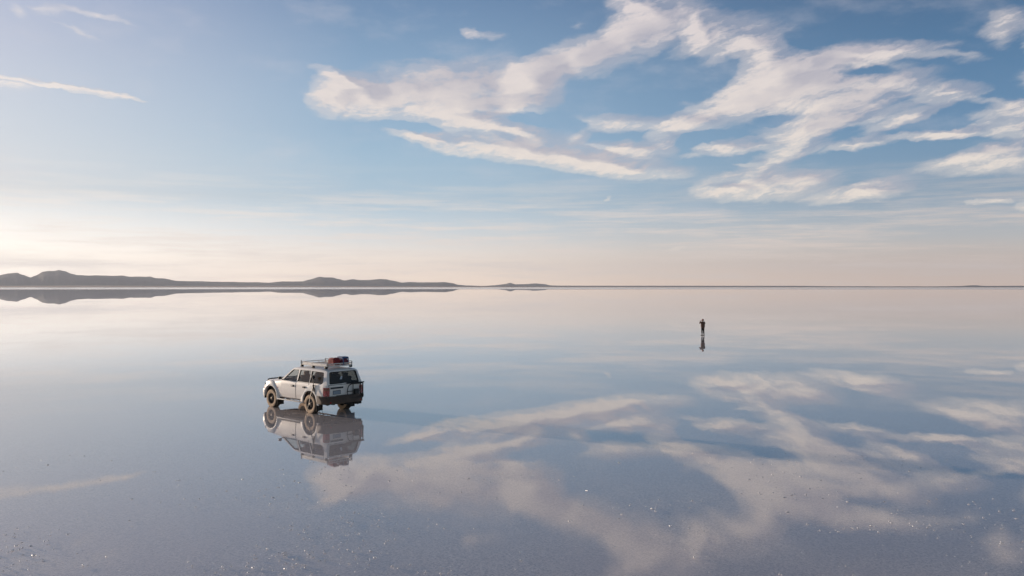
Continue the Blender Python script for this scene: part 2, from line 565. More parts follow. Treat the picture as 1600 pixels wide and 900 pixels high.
def bm_lathe_y(bm, prof, cx, cz, seg=40, side=1, y0=0.0):
    """turn a profile of (radius, y) around an axis parallel to Y"""
    rings = []
    for (r, y) in prof:
        if r < 1e-5:
            rings.append([bm.verts.new((cx, y0 + side * y, cz))])
        else:
            rings.append([bm.verts.new((cx + r * math.cos(2 * math.pi * k / seg), y0 + side * y, cz + r * math.sin(2 * math.pi * k / seg))) for k in range(seg)])
    for a, b in zip(rings, rings[1:]):
        for k in range(seg):
            k2 = (k + 1) % seg
            vs = []
            for v in ((a[k] if len(a) > 1 else a[0]), (a[k2] if len(a) > 1 else a[0]), (b[k2] if len(b) > 1 else b[0]), (b[k] if len(b) > 1 else b[0])):
                if v not in vs:
                    vs.append(v)
            if len(vs) > 2:
                bm.faces.new(vs)
    bmesh.ops.recalc_face_normals(bm, faces=bm.faces)
    return bm


def bm_prism(bm, poly, axis, a, b):
    """poly: 2-D points; axis 'y' -> (x, z) extruded in y; 'x' -> (y, z) extruded in x; 'z' -> (x, y) extruded in z"""
    def mk(p, h):
        return {'y': (p[0], h, p[1]), 'x': (h, p[0], p[1]), 'z': (p[0], p[1], h)}[axis]
    A = [bm.verts.new(mk(p, a)) for p in poly]
    B = [bm.verts.new(mk(p, b)) for p in poly]
    fs = [bm.faces.new(A), bm.faces.new(B[::-1])]
    n = len(poly)
    for i in range(n):
        fs.append(bm.faces.new((A[i], B[i], B[(i + 1) % n], A[(i + 1) % n])))
    bmesh.ops.recalc_face_normals(bm, faces=fs)
    return bm


def bake(o):
    """apply the modifiers of an object"""
    dg = bpy.context.evaluated_depsgraph_get()
    dg.update()
    me = bpy.data.meshes.new_from_object(o.evaluated_get(dg))
    o.modifiers.clear()
    o.data = me
    return o


def dirty(m, amount=.4, z0=.2, z1=1.0, dust=(.42, .30, .20)):
    """dried salt and mud splashed over the lower part (object space)"""
    D = NB(m.node_tree)
    b = m.node_tree.nodes['Principled BSDF']
    base = tuple(b.inputs['Base Color'].default_value)
    tcn = D.n('ShaderNodeTexCoord')
    ob = tcn.outputs['Object']
    s = D.n('ShaderNodeSeparateXYZ')
    D.put(s.inputs[0], ob)
    low = D.mr(s.outputs[2], z0, z1, 1, 0)
    nz = D.noise(ob, 3.0, 6, .65)
    f = D.m('MULTIPLY', D.m('ADD', D.m('MULTIPLY', low, .9), D.m('SUBTRACT', nz, .5), clamp=True), amount, clamp=True)
    D.put(b.inputs['Base Color'], D.mix(f, base, (*dust, 1)))
    r0 = b.inputs['Roughness'].default_value
    D.put(b.inputs['Roughness'], D.mr(f, 0, 1, r0, .85))
    return m


m_white = dirty(mat('white_paint', (.95, .88, .80), .32, 0, **{'Coat Weight': .5, 'Coat Roughness': .12}), .32, .25, .85, (.50, .40, .31))
m_flare = dirty(mat('white_flare_paint', (.85, .83, .79), .4), .38, .3, 1.0, (.50, .40, .31))
m_black = dirty(mat('black_plastic', (.018, .018, .02), .5), .35, .2, 1.0, (.20, .14, .10))
m_under = mat('underbody', (.02, .018, .016), .8)
m_bump = dirty(mat('dusty_bumper', (.016, .014, .014), .5), .45, .45, 1.0, (.26, .16, .10))
m_tyre = dirty(mat('tyre_rubber', (.03, .027, .025), .85), 1.0, .1, 3.0, (.10, .075, .055))
m_wall = dirty(mat('muddy_sidewall', (.50, .34, .21), .9), .6, 0.0, 1.2, (.68, .52, .37))
m_rim = mat('steel_rim', (.09, .075, .065), .5, .6)
m_hub = mat('hub', (.25, .21, .17), .6, .5)
m_chrome = mat('chrome', (.75, .74, .72), .15, 1.0)
m_rack = mat('rack_paint', (.90, .84, .76), .45)
m_rackd = mat('rack_black', (.025, .022, .02), .5)
m_red = mat('tail_lamp_red', (.42, .015, .012), .2, 0, **{'Coat Weight': 1.0})
m_amber = mat('lamp_amber', (.75, .24, .04), .25)
m_clear = mat('lamp_clear', (.85, .84, .82), .12, .6)
m_plate = mat('number_plate', (.30, .36, .42), .5)
m_seat = mat('seat_cloth', (.45, .36, .28), .95)
m_beige = mat('beige_cloth', (.62, .50, .36), .95)
m_inside = mat('interior', (.42, .34, .28), .9)
m_seal = mat('rubber_seal', (.015, .015, .015), .6)


def glass(name, tint, gloss=1.0):
    m = bpy.data.materials.new(name)
    m.use_nodes = True
    G = NB(m.node_tree)
    m.node_tree.nodes.clear()
    gg = G.n('ShaderNodeNewGeometry')
    c = G.m('SUBTRACT', 1, G.m('ABSOLUTE', G.vm('DOT_PRODUCT', gg.outputs['Normal'], gg.outputs['Incoming'])), clamp=True)
    fac = G.m('MULTIPLY_ADD', G.m('POWER', c, 5), .96, .04)
    t = G.n('ShaderNodeBsdfTransparent')
    t.inputs[0].default_value = (*tint, 1)
    g = G.n('ShaderNodeBsdfGlossy')
    g.inputs['Roughness'].default_value = .03
    g.inputs['Color'].default_value = (gloss, gloss, gloss, 1)
    x = G.n('ShaderNodeMixShader')
    o = G.n('ShaderNodeOutputMaterial')
    G.put(x.inputs[0], fac)
    G.put(x.inputs[1], t.outputs[0])
    G.put(x.inputs[2], g.outputs[0])
    G.put(o.inputs[0], x.outputs[0])
    return m


m_glass = glass('side_glass', (.86, .80, .72))
m_dark = glass('tinted_rear_glass', (.16, .17, .16))

# ================================================================== the car
# local axes: x forward, y to its left, z up; origin on the ground under the rear axle
CAR_A = 48.0
car_pos = (ground(487.6, 644.0) + ground(538.6, 638.9)) / 2
car = empty('car', (car_pos.x, car_pos.y, BED - .004), R(90 + CAR_A))
tag(car, 'white muddy off-road estate car with roof rack, parked alone in the shallow water', 'car')

ST = [  # x, bottom, belt, top, half width, half top width
    (-1.095, .56, 1.08, 1.13, .875, .85), (-1.045, .51, 1.11, 1.35, .925, .815), (-.95, .48, 1.12, 1.77, .943, .735),
    (-.86, .48, 1.12, 1.825, .95, .72), (-.4, .48, 1.12, 1.855, .955, .715), (.5, .46, 1.12, 1.865, .957, .715),
    (1.1, .45, 1.115, 1.855, .957, .71), (1.40, .45, 1.11, 1.81, .957, .70), (1.53, .45, 1.11, 1.765, .957, .695),
    (2.18, .45, 1.10, 1.17, .952, .83), (2.26, .45, 1.09, 1.14, .95, .83), (2.8, .45, 1.045, 1.115, .945, .80),
    (3.25, .45, .99, 1.07, .925, .76), (3.46, .48, .94, 1.02, .89, .72), (3.55, .52, .86, .95, .85, .68)]


def st_at(x):
    if x <= ST[0][0]:
        return ST[0]
    for a, b in zip(ST, ST[1:]):
        if x <= b[0]:
            t = (x - a[0]) / (b[0] - a[0])
            return tuple(p + (q - p) * t for p, q in zip(a, b))
    return ST[-1]


def ring(st, d=0.0):
    x, b, s, t, w, wt = st
    w -= d
    wt -= d
    t -= d
    b += d * 3
    g = max(0, t - s)
    return [(0, b), (w * .82, b), (w - .03, b + .07), (w - .002, b + .22), (w, min(s - .12, b + .42)), (w - .012, s - .05), (w - .035, s),
            (wt + .035, s + g * .86), (wt + .005, s + g * .93), (wt - .06, t - min(.022, g * .1)), (wt * .5, t - .004), (0, t + .006)]


def loft(stations, d=0.0):
    bm = bmesh.new()
    rows = []
    for st in stations:
        half = ring(st, d)
        pts = [(y, z) for y, z in half] + [(-y, z) for y, z in half[-2:0:-1]]
        rows.append([bm.verts.new((st[0], y, z)) for y, z in pts])
    n = len(rows[0])
    for a, b in zip(rows, rows[1:]):
        for k in range(n):
            bm.faces.new((a[k], b[k], b[(k + 1) % n], a[(k + 1) % n]))
    bm.faces.new(rows[0])
    bm.faces.new(rows[-1][::-1])
    bmesh.ops.recalc_face_normals(bm, faces=bm.faces)
    return bm


def side_y(x, z, off=0.0):
    st = st_at(x)
    h = ring(st)
    pts = h[2:9]
    if z <= pts[0][1]:
        return pts[0][0] + off
    for a, b in zip(pts, pts[1:]):
        if z <= b[1]:
            t = (z - a[1]) / max(1e-6, b[1] - a[1])
            return a[0] + (b[0] - a[0]) * t + off
    return pts[-1][0] + off


body = link('body', loft(ST), m_white, car)
cutters = []


def cutter(bm, m):
    o = link('cutter', bm, m, car)
    cutters.append(o)
    md = body.modifiers.new('b', 'BOOLEAN')
    md.operation = 'DIFFERENCE'
    md.object = o
    md.solver = 'EXACT'
    md.material_mode = 'TRANSFER'


cav = []
for st in [(-1.03, .56, 1.10, 1.15, .92, .85)] + [(s[0] + (.03 if s[0] < 0 else -.06), .58, s[2], s[3] - .03, s[4] - .02, s[5] - .02) for s in ST[2:9]] + [(2.10, .6, 1.08, 1.13, .92, .80)]:
    cav.append(st)
cutter(loft(cav, .025), m_inside)
WINDOWS = {
    'front': [(2.00, 1.165), (1.60, 1.555), (1.50, 1.64), (1.40, 1.675), (1.02, 1.69), (1.00, 1.165)],
    'rear': [(.90, 1.165), (.90, 1.69), (.16, 1.695), (.10, 1.165)],
    'quarter': [(.03, 1.165), (.06, 1.69), (-.70, 1.675), (-.76, 1.63), (-.83, 1.26), (-.80, 1.19), (-.74, 1.165)]}
for k, poly in WINDOWS.items():
    bm = bmesh.new()
    bm_prism(bm, poly, 'y', -1.2, 1.2)
    cutter(bm, m_seal)
REARW = [(-.72, 1.19), (-.68, 1.165), (.68, 1.165), (.72, 1.19), (.655, 1.64), (.60, 1.69), (-.60, 1.69), (-.655, 1.64)]
bm = bmesh.new()
bm_prism(bm, REARW, 'x', -1.4, -.7)
cutter(bm, m_seal)
bm = bmesh.new()
bm_prism(bm, [(-.78, 1.20), (.78, 1.20), (.64, 1.70), (-.64, 1.70)], 'x', 1.30, 2.5)
cutter(bm, m_seal)
for ax in (0.0, 2.85):
    for sd in (1, -1):
        bm = bmesh.new()
        bmesh.ops.create_cone(bm, cap_ends=True, segments=40, radius1=.50, radius2=.50, depth=.5,
                              matrix=Matrix.Translation((ax, sd * .88, .44)) @ Matrix.Rotation(R(90), 4, 'X'))
        cutter(bm, m_under)
bake(body)
for o in cutters:
    bpy.data.objects.remove(o, do_unlink=True)
body.data.shade_smooth()
body.data.set_sharp_from_angle(angle=R(28))


def pane(poly, fn, grow=1.04, thick=.006):
    """a sheet over a polygon, bent to the surface by fn(u, v)"""
    cu = sum(p[0] for p in poly) / len(poly)
    cv = sum(p[1] for p in poly) / len(poly)
    bm = bmesh.new()
    vs = [bm.verts.new(fn(cu + (u - cu) * grow, cv + (v - cv) * grow)) for u, v in poly]
    bm.faces.new(vs)
    bmesh.ops.triangulate(bm, faces=bm.faces)
    return bm


def frame(poly, fn, g0, g1):
    cu = sum(p[0] for p in poly) / len(poly)
    cv = sum(p[1] for p in poly) / len(poly)
    su = max(p[0] for p in poly) - min(p[0] for p in poly)
    sv = max(p[1] for p in poly) - min(p[1] for p in poly)
    bm = bmesh.new()
    rows = []
    for g in (g0, g1):
        rows.append([bm.verts.new(fn(cu + (u - cu) * (1 + 2 * g / su), cv + (v - cv) * (1 + 2 * g / sv))) for u, v in poly])
    n = len(poly)
    for i in range(n):
        bm.faces.new((rows[0][i], rows[0][(i + 1) % n], rows[1][(i + 1) % n], rows[1][i]))
    r = bmesh.ops.solidify(bm, geom=bm.faces[:], thickness=.004)
    return bm


for sd in (1, -1):
    for k, poly in WINDOWS.items():
        w_ = link('window', pane(poly, lambda u, v: (u, sd * side_y(u, v, -.02), v)), m_glass if k != 'quarter' else m_glass, car)
        link('window_seal', frame(poly, lambda u, v: (u, sd * side_y(u, v, .004), v), -.002, .018), m_seal, w_)


def rear_x(z, off=0.0):
    if z < 1.10:
        return -1.095 - off
    return -1.095 + (min(z, 1.80) - 1.13) / .65 * .148 - off


rw = link('rear_window', pane(REARW, lambda u, v: (rear_x(v, -.03), u, v), 1.03), m_dark, car)
link('window_seal', frame(REARW, lambda u, v: (rear_x(v, .008 - .05 * max(0, abs(u) - .55)), u, v), -.002, .022), m_seal, rw)
bm = bmesh.new()
bmesh.ops.create_circle(bm, cap_ends=True, segments=20, radius=1, matrix=Matrix.Translation((rear_x(1.38, -.015), .13, 1.38)) @ Matrix.Rotation(R(90), 4, 'Y') @ Matrix.Diagonal((.12, .055, 1, 1)))
bmesh.ops.rotate(bm, verts=bm.verts, cent=(rear_x(1.38), .13, 1.38), matrix=Matrix.Rotation(R(10), 3, 'X') @ Matrix.Rotation(R(-12), 3, 'Y'))
bmesh.ops.solidify(bm, geom=bm.faces[:], thickness=.004)
tag(link('sticker', bm, mat('pale_sticker', (.55, .62, .68), .6), rw), 'pale oval sticker')
bm = bmesh.new()
wf = [(-.80, 1.19), (.80, 1.19), (.66, 1.71), (-.66, 1.71)]
link('windscreen', pane(wf, lambda u, v: (2.18 - (v - 1.17) / .595 * .65 - .03, u, v), 1.0), m_glass, car)

# doors ------------------------------------------------------------
def panel_grid(xa, xb, z0, z1, off, sd, nx=10, nz=10, grow=0.0):
    bm = bmesh.new()
    rows = []
    for j in range(nz + 1):
        z = z0 - grow + (z1 - z0 + 2 * grow) * j / nz
        a, b = xa(z) - grow, xb(z) + grow
        rows.append([bm.verts.new((a + (b - a) * i / nx, sd * side_y(a + (b - a) * i / nx, z, off), z)) for i in range(nx + 1)])
    for j in range(nz):
        for i in range(nx):
            bm.faces.new((rows[j][i], rows[j][i + 1], rows[j + 1][i + 1], rows[j + 1][i]))
    bmesh.ops.recalc_face_normals(bm, faces=bm.faces)
    ed = [e for e in bm.edges if e.is_boundary]
    r = bmesh.ops.extrude_edge_only(bm, edges=ed)
    for g in r['geom']:
        if isinstance(g, bmesh.types.BMVert):
            g.co.y -= sd * (.02 + off)
    bmesh.ops.recalc_face_normals(bm, faces=bm.faces)
    return bm


def arch_x(z):
    d = .60 ** 2 - (z - .42) ** 2
    return math.sqrt(d) if d > 0 else 0.06


for sd in (1, -1):
    for (nm, xa, xb, hx) in (('front', lambda z: 1.0, lambda z: 2.08 - .25 * max(0, .75 - z), 1.12),
                             ('rear', lambda z: max(.08, arch_x(z)), lambda z: .955, .30)):
        d = link('door', panel_grid(xa, xb, .535, 1.115, .009, sd), m_white, car, 40)
        link('door_seam', panel_grid(xa, xb, .535, 1.115, .003, sd, grow=.013), m_seal, d)
        bm = bmesh.new()
        yy = side_y(hx, 1.0)
        bm_box(bm, hx - .02, hx + .17, sd * (yy + .012), sd * (yy + .05), .965, 1.005, .008)
        link('handle', bm, m_black, d, 40)
    # sill step
    bm = bmesh.new()
    bm_box(bm, .60, 2.28, sd * .90, sd * 1.02, .405, .45, .018, 3)
    for bx in (.75, 1.42, 2.1):
        bm_box(bm, bx, bx + .05, sd * .70, sd * .92, .42, .44, .004)
    link('running_board', bm, m_flare, car, 40)
    # wing lamp
    bm = bmesh.new()
    bm_box(bm, 2.32, 2.40, sd * (side_y(2.35, .88) - .01), sd * (side_y(2.35, .88) + .014), .865, .90, .006)
    link('side_marker', bm, m_red, car)
    # mirror
    bm = bmesh.new()
    bm_box(bm, 1.93, 2.01, sd * 1.0, sd * 1.14, 1.17, 1.31, .03, 3)
    bm_tube(bm, [(1.97, sd * .91, 1.15), (1.98, sd * 1.03, 1.2)], .022)
    mr_ = link('mirror', bm, m_black, car, 40)
    # flares
    for ax, a0, a1 in ((0.0, -6, 186), (2.85, -6, 186)):
        bm = bmesh.new()
        k_ = .2 if ax == 0 else 1.0
        prof = [(.485, -.06), (.485, .045 * k_), (.505, .055 * k_), (.545, .048 * k_), (.60, .022 * k_), (.635, -.004), (.64, -.03)]
        rows = []
        nseg = 36
        for i in range(nseg + 1):
            a = R(a0 + (a1 - a0) * i / nseg)
            row = []
            for r_, o_ in prof:
                x = ax + r_ * math.cos(a)
                z = .44 + r_ * .98 * math.sin(a)
                row.append(bm.verts.new((x, sd * (side_y(ax, .8) + o_ - (.045 if x > 3.2 else 0) * max(0, (x - 3.2) / .3)), z)))
            rows.append(row)
        for p_, q_ in zip(rows, rows[1:]):
            for k in range(len(prof) - 1):
                bm.faces.new((p_[k], q_[k], q_[k + 1], p_[k + 1]))
        bm.faces.new(rows[0])
        bm.faces.new(rows[-1])
        bmesh.ops.recalc_face_normals(bm, faces=bm.faces)
        link('wheel_arch_flare', bm, m_flare, car, 40)
    # headlamp and indicator
    bm = bmesh.new()
    bm_prism(bm, [(3.60, sd * .50), (3.585, sd * .74), (3.50, sd * .86), (3.36, sd * .915), (3.36, sd * .86), (3.5, sd * .5)], 'z', .80, .965)
    bmesh.ops.bevel(bm, geom=bm.edges[:], offset=.012, segments=2, affect='EDGES')
    hl = link('headlight', bm, m_clear, car, 40)
    bm = bmesh.new()
    bm_prism(bm, [(3.52, sd * .845), (3.46, sd * .895), (3.33, sd * .938), (3.33, sd * .90), (3.46, sd * .86)], 'z', .755, .805)
    link('indicator', bm, m_amber, hl)
    # tail lamp
    bm = bmesh.new()
    bm_prism(bm, [(-1.125, sd * .76), (-1.12, sd * .86), (-1.08, sd * .935), (-.93, sd * .962), (-.93, sd * .90), (-1.04, sd * .76)], 'z', .745, 1.03)
    bmesh.ops.bevel(bm, geom=bm.edges[:], offset=.012, segments=2, affect='EDGES')
    tl = link('tail_light', bm, m_red, car, 40)
    bm = bmesh.new()
    bm_prism(bm, [(-1.128, sd * .775), (-1.124, sd * .86), (-1.084, sd * .938), (-1.0, sd * .957), (-1.04, sd * .78)], 'z', .955, 1.01)
    link('indicator', bm, mat('smoked_amber', (.28, .09, .05), .3), tl)
    # mud flaps
    for fx in (-.50, 2.32):
        bm = bmesh.new()
        bm_box(bm, fx - .012, fx + .012, sd * .66, sd * .97, .16, .52, .004)
        link('mud_flap', bm, m_under, car)


# wheels -----------------------------------------------------------
def make_wheel(x, sd):
    w = empty('wheel', (x, sd * .81, .395), 0, car)
    bm = bmesh.new()
    bm_lathe_y(bm, [(.225, -.12), (.30, -.135), (.36, -.132), (.386, -.115), (.395, -.09), (.395, .09), (.386, .115), (.372, .126), (.36, .132), (.30, .138), (.245, .128), (.225, .10)], 0, 0, 56, sd)
    # tread blocks
    for k in range(44):
        a = 2 * math.pi * k / 44
        for yb, o_ in ((-.08, 0), (0, .5), (.08, 0)):
            m_ = Matrix.Rotation(-(a + o_ * 2 * math.pi / 44), 4, 'Y') @ Matrix.Translation((.397, yb, 0)) @ Matrix.Diagonal((.016, .058, .034, 1))
            bmesh.ops.create_cube(bm, size=1, matrix=m_)
    t = link('tyre', bm, m_tyre, w, 35)
    t.data.materials.append(m_wall)
    for p in t.data.polygons:
        c = p.center
        if math.hypot(c.x, c.z) < .368 and abs(c.y) > .11:
            p.material_index = 1
    bm = bmesh.new()
    bm_lathe_y(bm, [(.23, -.11), (.235, .115), (.222, .122), (.205, .10), (.195, .05), (.19, .035), (.13, .055), (.09, .075), (.06, .08), (0.0, .08)], 0, 0, 40, sd)
    for k in range(8):
        a = 2 * math.pi * k / 8
        bmesh.ops.create_cone(bm, cap_ends=True, segments=10, radius1=.022, radius2=.022, depth=.012,
                              matrix=Matrix.Translation((.16 * math.cos(a), sd * .052, .16 * math.sin(a))) @ Matrix.Rotation(R(90), 4, 'X'))
    rim = link('rim', bm, m_rim, w, 35)
    bm = bmesh.new()
    bm_lathe_y(bm, [(.062, .078), (.060, .115), (.045, .125), (0, .127)], 0, 0, 20, sd)
    for k in range(5):
        a = 2 * math.pi * k / 5
        bmesh.ops.create_cone(bm, cap_ends=True, segments=6, radius1=.012, radius2=.012, depth=.02,
                              matrix=Matrix.Translation((.088 * math.cos(a), sd * .082, .088 * math.sin(a))) @ Matrix.Rotation(R(90), 4, 'X'))
    link('hub_cap', bm, m_hub, w, 35)
    return w


for x in (0.0, 2.85):
    for sd in (1, -1):
        w = make_wheel(x, sd)
        w.rotation_euler = (0, R(random.uniform(0, 90)), 0)

# bumpers ------------------------------------------------------------
def sweep(path, prof):
    """path: (x, y) points walked so that 'out' is to the left; prof: (out, z)"""
    bm = bmesh.new()
    rows = []
    n = len(path)
    for i, (x, y) in enumerate(path):
        a = Vector(path[max(0, i - 1)])
        b = Vector(path[min(n - 1, i + 1)])
        t = (b - a).normalized()
        o = Vector((-t.y, t.x))
        rows.append([bm.verts.new((x + o.x * u, y + o.y * u, z)) for u, z in prof])
    for p_, q_ in zip(rows, rows[1:]):
        for k in range(len(prof)):
            k2 = (k + 1) % len(prof)
            bm.faces.new((p_[k], q_[k], q_[k2], p_[k2]))
    bm.faces.new(rows[0])
    bm.faces.new(rows[-1][::-1])
    bmesh.ops.recalc_face_normals(bm, faces=bm.faces)
    return bm


rb_path = [(-.54, -.93), (-.80, -.945), (-.98, -.93), (-1.08, -.86), (-1.13, -.70), (-1.15, 0), (-1.13, .70), (-1.08, .86), (-.98, .93), (-.80, .945), (-.54, .93)]
rbump = link('rear_bumper', sweep(rb_path[::-1], [(-.06, .46), (.02, .44), (.035, .50), (.045, .62), (.04, .705), (.01, .735), (-.06, .74)]), m_bump, car, 35)
bm = bmesh.new()
bm_box(bm, -1.20, -1.05, -.42, .42, .725, .752, .01)
link('step_pad', bm, m_black, rbump)
for sd in (1, -1):
    bm = bmesh.new()
    bm_box(bm, -1.185, -1.14, sd * .62, sd * .78, .50, .55, .008)
    link('reflector', bm, m_red, rbump)
fb_path = [(3.33, .93), (3.47, .90), (3.58, .82), (3.65, .66), (3.69, .35), (3.70, 0), (3.69, -.35), (3.65, -.66), (3.58, -.82), (3.47, -.90), (3.33, -.93)]
fb = link('front_bumper', sweep(fb_path, [(-.05, .50), (.03, .47), (.05, .56), (.055, .68), (.04, .745), (-.05, .76)]), m_white, car, 35)
bm = sweep(fb_path, [(-.08, .38), (.0, .36), (.02, .42), (.02, .475), (-.05, .49)])
link('valance', bm, m_black, fb, 35)
bm = bmesh.new()
bm_box(bm, 3.53, 3.575, -.48, .48, .79, .96, .01)
for k in range(4):
    bm_box(bm, 3.565, 3.59, -.47, .47, .805 + k * .038, .82 + k * .038, .003)
link('grille', bm, m_black, car)
# dark bonnet guard
gp = [(3.34, .80), (3.47, .70), (3.545, .50), (3.575, .2), (3.58, 0), (3.575, -.2), (3.545, -.50), (3.47, -.70), (3.34, -.80)]
bm = sweep(gp, [(-.035, 1.02), (.0, 1.005), (.012, 1.03), (-.012, 1.080), (-.035, 1.078)])
link('bonnet_guard', bm, m_black, car, 40)
bm = bmesh.new()
for sd in (1, -1):
    bm_tube(bm, [(2.22, sd * .1, 1.17), (2.05, sd * .62, 1.27)], .01)
link('wiper', bm, m_black, car)

# tailgate ------------------------------------------------------------
bm = bmesh.new()
bm_prism(bm, [(-.80, .60), (.80, .60), (.745, .98), (.79, 1.10), (-.79, 1.10), (-.745, .98)], 'x', -1.112, -1.085)
bmesh.ops.bevel(bm, geom=[e for e in bm.edges], offset=.008, segments=2, affect='EDGES')
tg = link('tailgate', bm, m_white, car, 35)
bm = bmesh.new()
bm_prism(bm, [(-.815, .585), (.815, .585), (.757, .98), (.805, 1.115), (-.805, 1.115), (-.757, .98)], 'x', -1.1005, -1.085)
link('tailgate_seam', bm, m_seal, tg)
bm = bmesh.new()
bm_box(bm, -1.145, -1.108, .10, .72, .99, 1.03, .008)
link('trim_strip', bm, m_black, tg)
bm = bmesh.new()
bm_box(bm, -1.124, -1.110, .22, .60, .80, .95, .004)
pl = link('number_plate', bm, m_plate, tg)
bm = bmesh.new()
for (a, b, c, d) in ((.225, .595, .802, .812), (.225, .595, .938, .948), (.222, .232, .812, .938), (.588, .598, .812, .938)):
    bm_box(bm, -1.130, -1.122, a, b, c, d)
link('plate_frame', bm, m_black, pl)

# spare wheel carrier, without its wheel
X0 = -1.19
bm = bmesh.new()
arc = [(X0, -.30 + .235 * math.cos(R(a)), .86 + .235 * math.sin(R(a))) for a in range(90, -91, -12)]
bm_tube(bm, [(X0, -.86, 1.095)] + [(X0, -.60, 1.095)] + arc + [(X0, -.60, .625), (X0, -.86, .625)], .017)
bm_tube(bm, [(X0, -.04, 1.135), (X0, -.5, 1.135), (X0, -.93, 1.135)], .024)
bm_tube(bm, [(X0, -.74, .62), (X0, -.74, 1.14)], .016)
bm_tube(bm, [(X0, -.87, .70), (X0, -.87, 1.14)], .024)
bm_tube(bm, [(X0, -.06, .88), (X0, -.74, .88)], .016)
bm_tube(bm, [(X0, -.36, .63), (X0, -.36, 1.10)], .018)
bm_tube(bm, [(X0, -.87, .72), (X0 + .03, -.90, .66), (X0 + .06, -.90, .60)], .03)
sc = link('spare_wheel_carrier', bm, m_rackd, car, 40)
bm = bmesh.new()
bm_box(bm, X0 - .05, X0 + .03, -.64, -.42, .75, .95, .01)
link('mounting_plate', bm, m_rackd, sc)

# chassis ------------------------------------------------------------
bm = bmesh.new()
for sd in (1, -1):
    bm_box(bm, -1.0, 3.4, sd * .40, sd * .50, .40, .52, .01)
bm_box(bm, .5, 2.3, -.38, .38, .38, .50, .03)
for x in (0.0, 2.85):
    bm_tube(bm, [(x, -.72, .395), (x, .72, .395)], .05, 12)
    bmesh.ops.create_icosphere(bm, subdivisions=2, radius=.15, matrix=Matrix.Translation((x, .05, .385)))
bm_box(bm, -.95, -.45, -.36, .30, .40, .56, .05)
link('chassis', bm, m_under, car, 40)
bm = bmesh.new()
bm_tube(bm, [(.6, -.55, .36), (-.35, -.60, .38), (-.8, -.62, .40), (-1.16, -.64, .37)], .032, 10)
link('exhaust', bm, m_under, car, 40)
bm = bmesh.new()
bm_box(bm, -1.26, -1.02, -.06, .06, .40, .47, .008)
link('tow_hitch', bm, m_under, car)
bm = bmesh.new()
bm_box(bm, -1.12, -1.0, -.86, -.56, .34, .47, .02)
link('tow_bracket', bm, m_under, car)

# interior ------------------------------------------------------------
def seat(x, y, w, mt):
    bm = bmesh.new()
    bm_box(bm, x - .25, x + .27, y - w / 2, y + w / 2, .72, .90, .05, 3)
    bm_prism(bm, [(x - .24, .86), (x - .10, .86), (x - .22, 1.42), (x - .32, 1.40)], 'y', y - w / 2, y + w / 2)
    s = link('seat', bm, mt, car, 50)
    n = max(1, round(w / .5))
    for k in range(n):
        yy = y - w / 2 + w * (k + .5) / n
        bm = bmesh.new()
        bm_box(bm, x - .35, x - .25, yy - .12, yy + .12, 1.42, 1.60, .03, 3)
        link('headrest', bm, mt, s, 50)


seat(1.30, .40, .50, m_seat)
seat(1.30, -.40, .50, m_seat)
seat(.42, 0, 1.35, m_seat)
seat(-.42, 0, 1.25, m_beige)
bm = bmesh.new()
bm_box(bm, 1.86, 2.08, -.78, .78, .85, 1.15, .05, 3)
link('dashboard', bm, m_inside, car, 50)
bm = bmesh.new()
bm_tube(bm, [(1.72 + .06 * math.sin(t), .40 + .19 * math.cos(t), 1.13 + .18 * math.sin(t)) for t in [2 * math.pi * k / 24 for k in range(24)]], .014, closed=True)
bm_tube(bm, [(1.72, .40, 1.13), (1.9, .40, 1.05)], .03)
bm_tube(bm, [(1.72, .22, 1.13), (1.72, .58, 1.13)], .014)
link('steering_wheel', bm, m_seal, car, 50)

# roof rack -------------------------------------------------------------
RX0, RX1, RY = -.80, 1.12, .60
def rrect(z, ins=0.0, rr=.10, n=5):
    pts = []
    for (cx, cy, a0) in ((RX1 - rr, RY - rr, 0), (RX0 + rr, RY - rr, 90), (RX0 + rr, -RY + rr, 180), (RX1 - rr, -RY + rr, 270)):
        for k in range(n):
            a = R(a0 + 90 * k / (n - 1))
            pts.append((cx + rr * math.cos(a), cy + rr * math.sin(a), z))
    return pts


rack = empty('roof_rack', (0, 0, 0), 0, car)
bm = bmesh.new()
bm_tube(bm, rrect(1.955), .030, 8, True)
bm_tube(bm, rrect(2.045), .020, 8, True)
link('rail', bm, m_rack, rack, 40)
bm = bmesh.new()
for k in range(9):
    x = RX0 + .10 + k * (RX1 - RX0 - .2) / 8
    bm_box(bm, x - .035, x + .035, -RY, RY, 1.945, 1.960, .003)
link('floor_slats', bm, m_rack, rack)
def rod(name, p, q, r, m, parent):
    bm = bmesh.new()
    bm_tube(bm, [p, q], r, 7)
    return link(name, bm, m, parent, 40)


for k in range(6):
    x = RX0 + .12 + k * (RX1 - RX0 - .24) / 5
    for sd in (1, -1):
        rod('post', (x, sd * RY, 1.955), (x, sd * RY, 2.045), .013, m_rack, rack)
for y in (-.3, 0, .3):
    for x in (RX0, RX1):
        rod('post', (x, y, 1.955), (x, y, 2.045), .013, m_rack, rack)
for x in (RX0 + .02, RX1 - .04):
    for sd in (1, -1):
        rod('corner_post', (x, sd * (RY + .01), 1.90), (x, sd * (RY + .012), 2.11), .020, m_rackd, rack)
rod('top_rail', (RX0 + .02, -RY, 2.11), (RX1 - .04, -RY, 2.11), .012, m_rackd, rack)
for x in (RX0 + .12, .2, RX1 - .12):
    for sd in (1, -1):
        bm = bmesh.new()
        bm_box(bm, x - .05, x + .05, sd * .57, sd * .68, 1.845, 1.935, .012)
        link('foot', bm, m_rackd, rack, 40)
# sheet-metal sides of the basket
for sd in (1, -1):
    bm = bmesh.new()
    bm_box(bm, RX0 + .12, RX1 - .1, sd * (RY - .004), sd * (RY + .006), 1.965, 2.02)
    link('side_plate', bm, m_rack, rack)

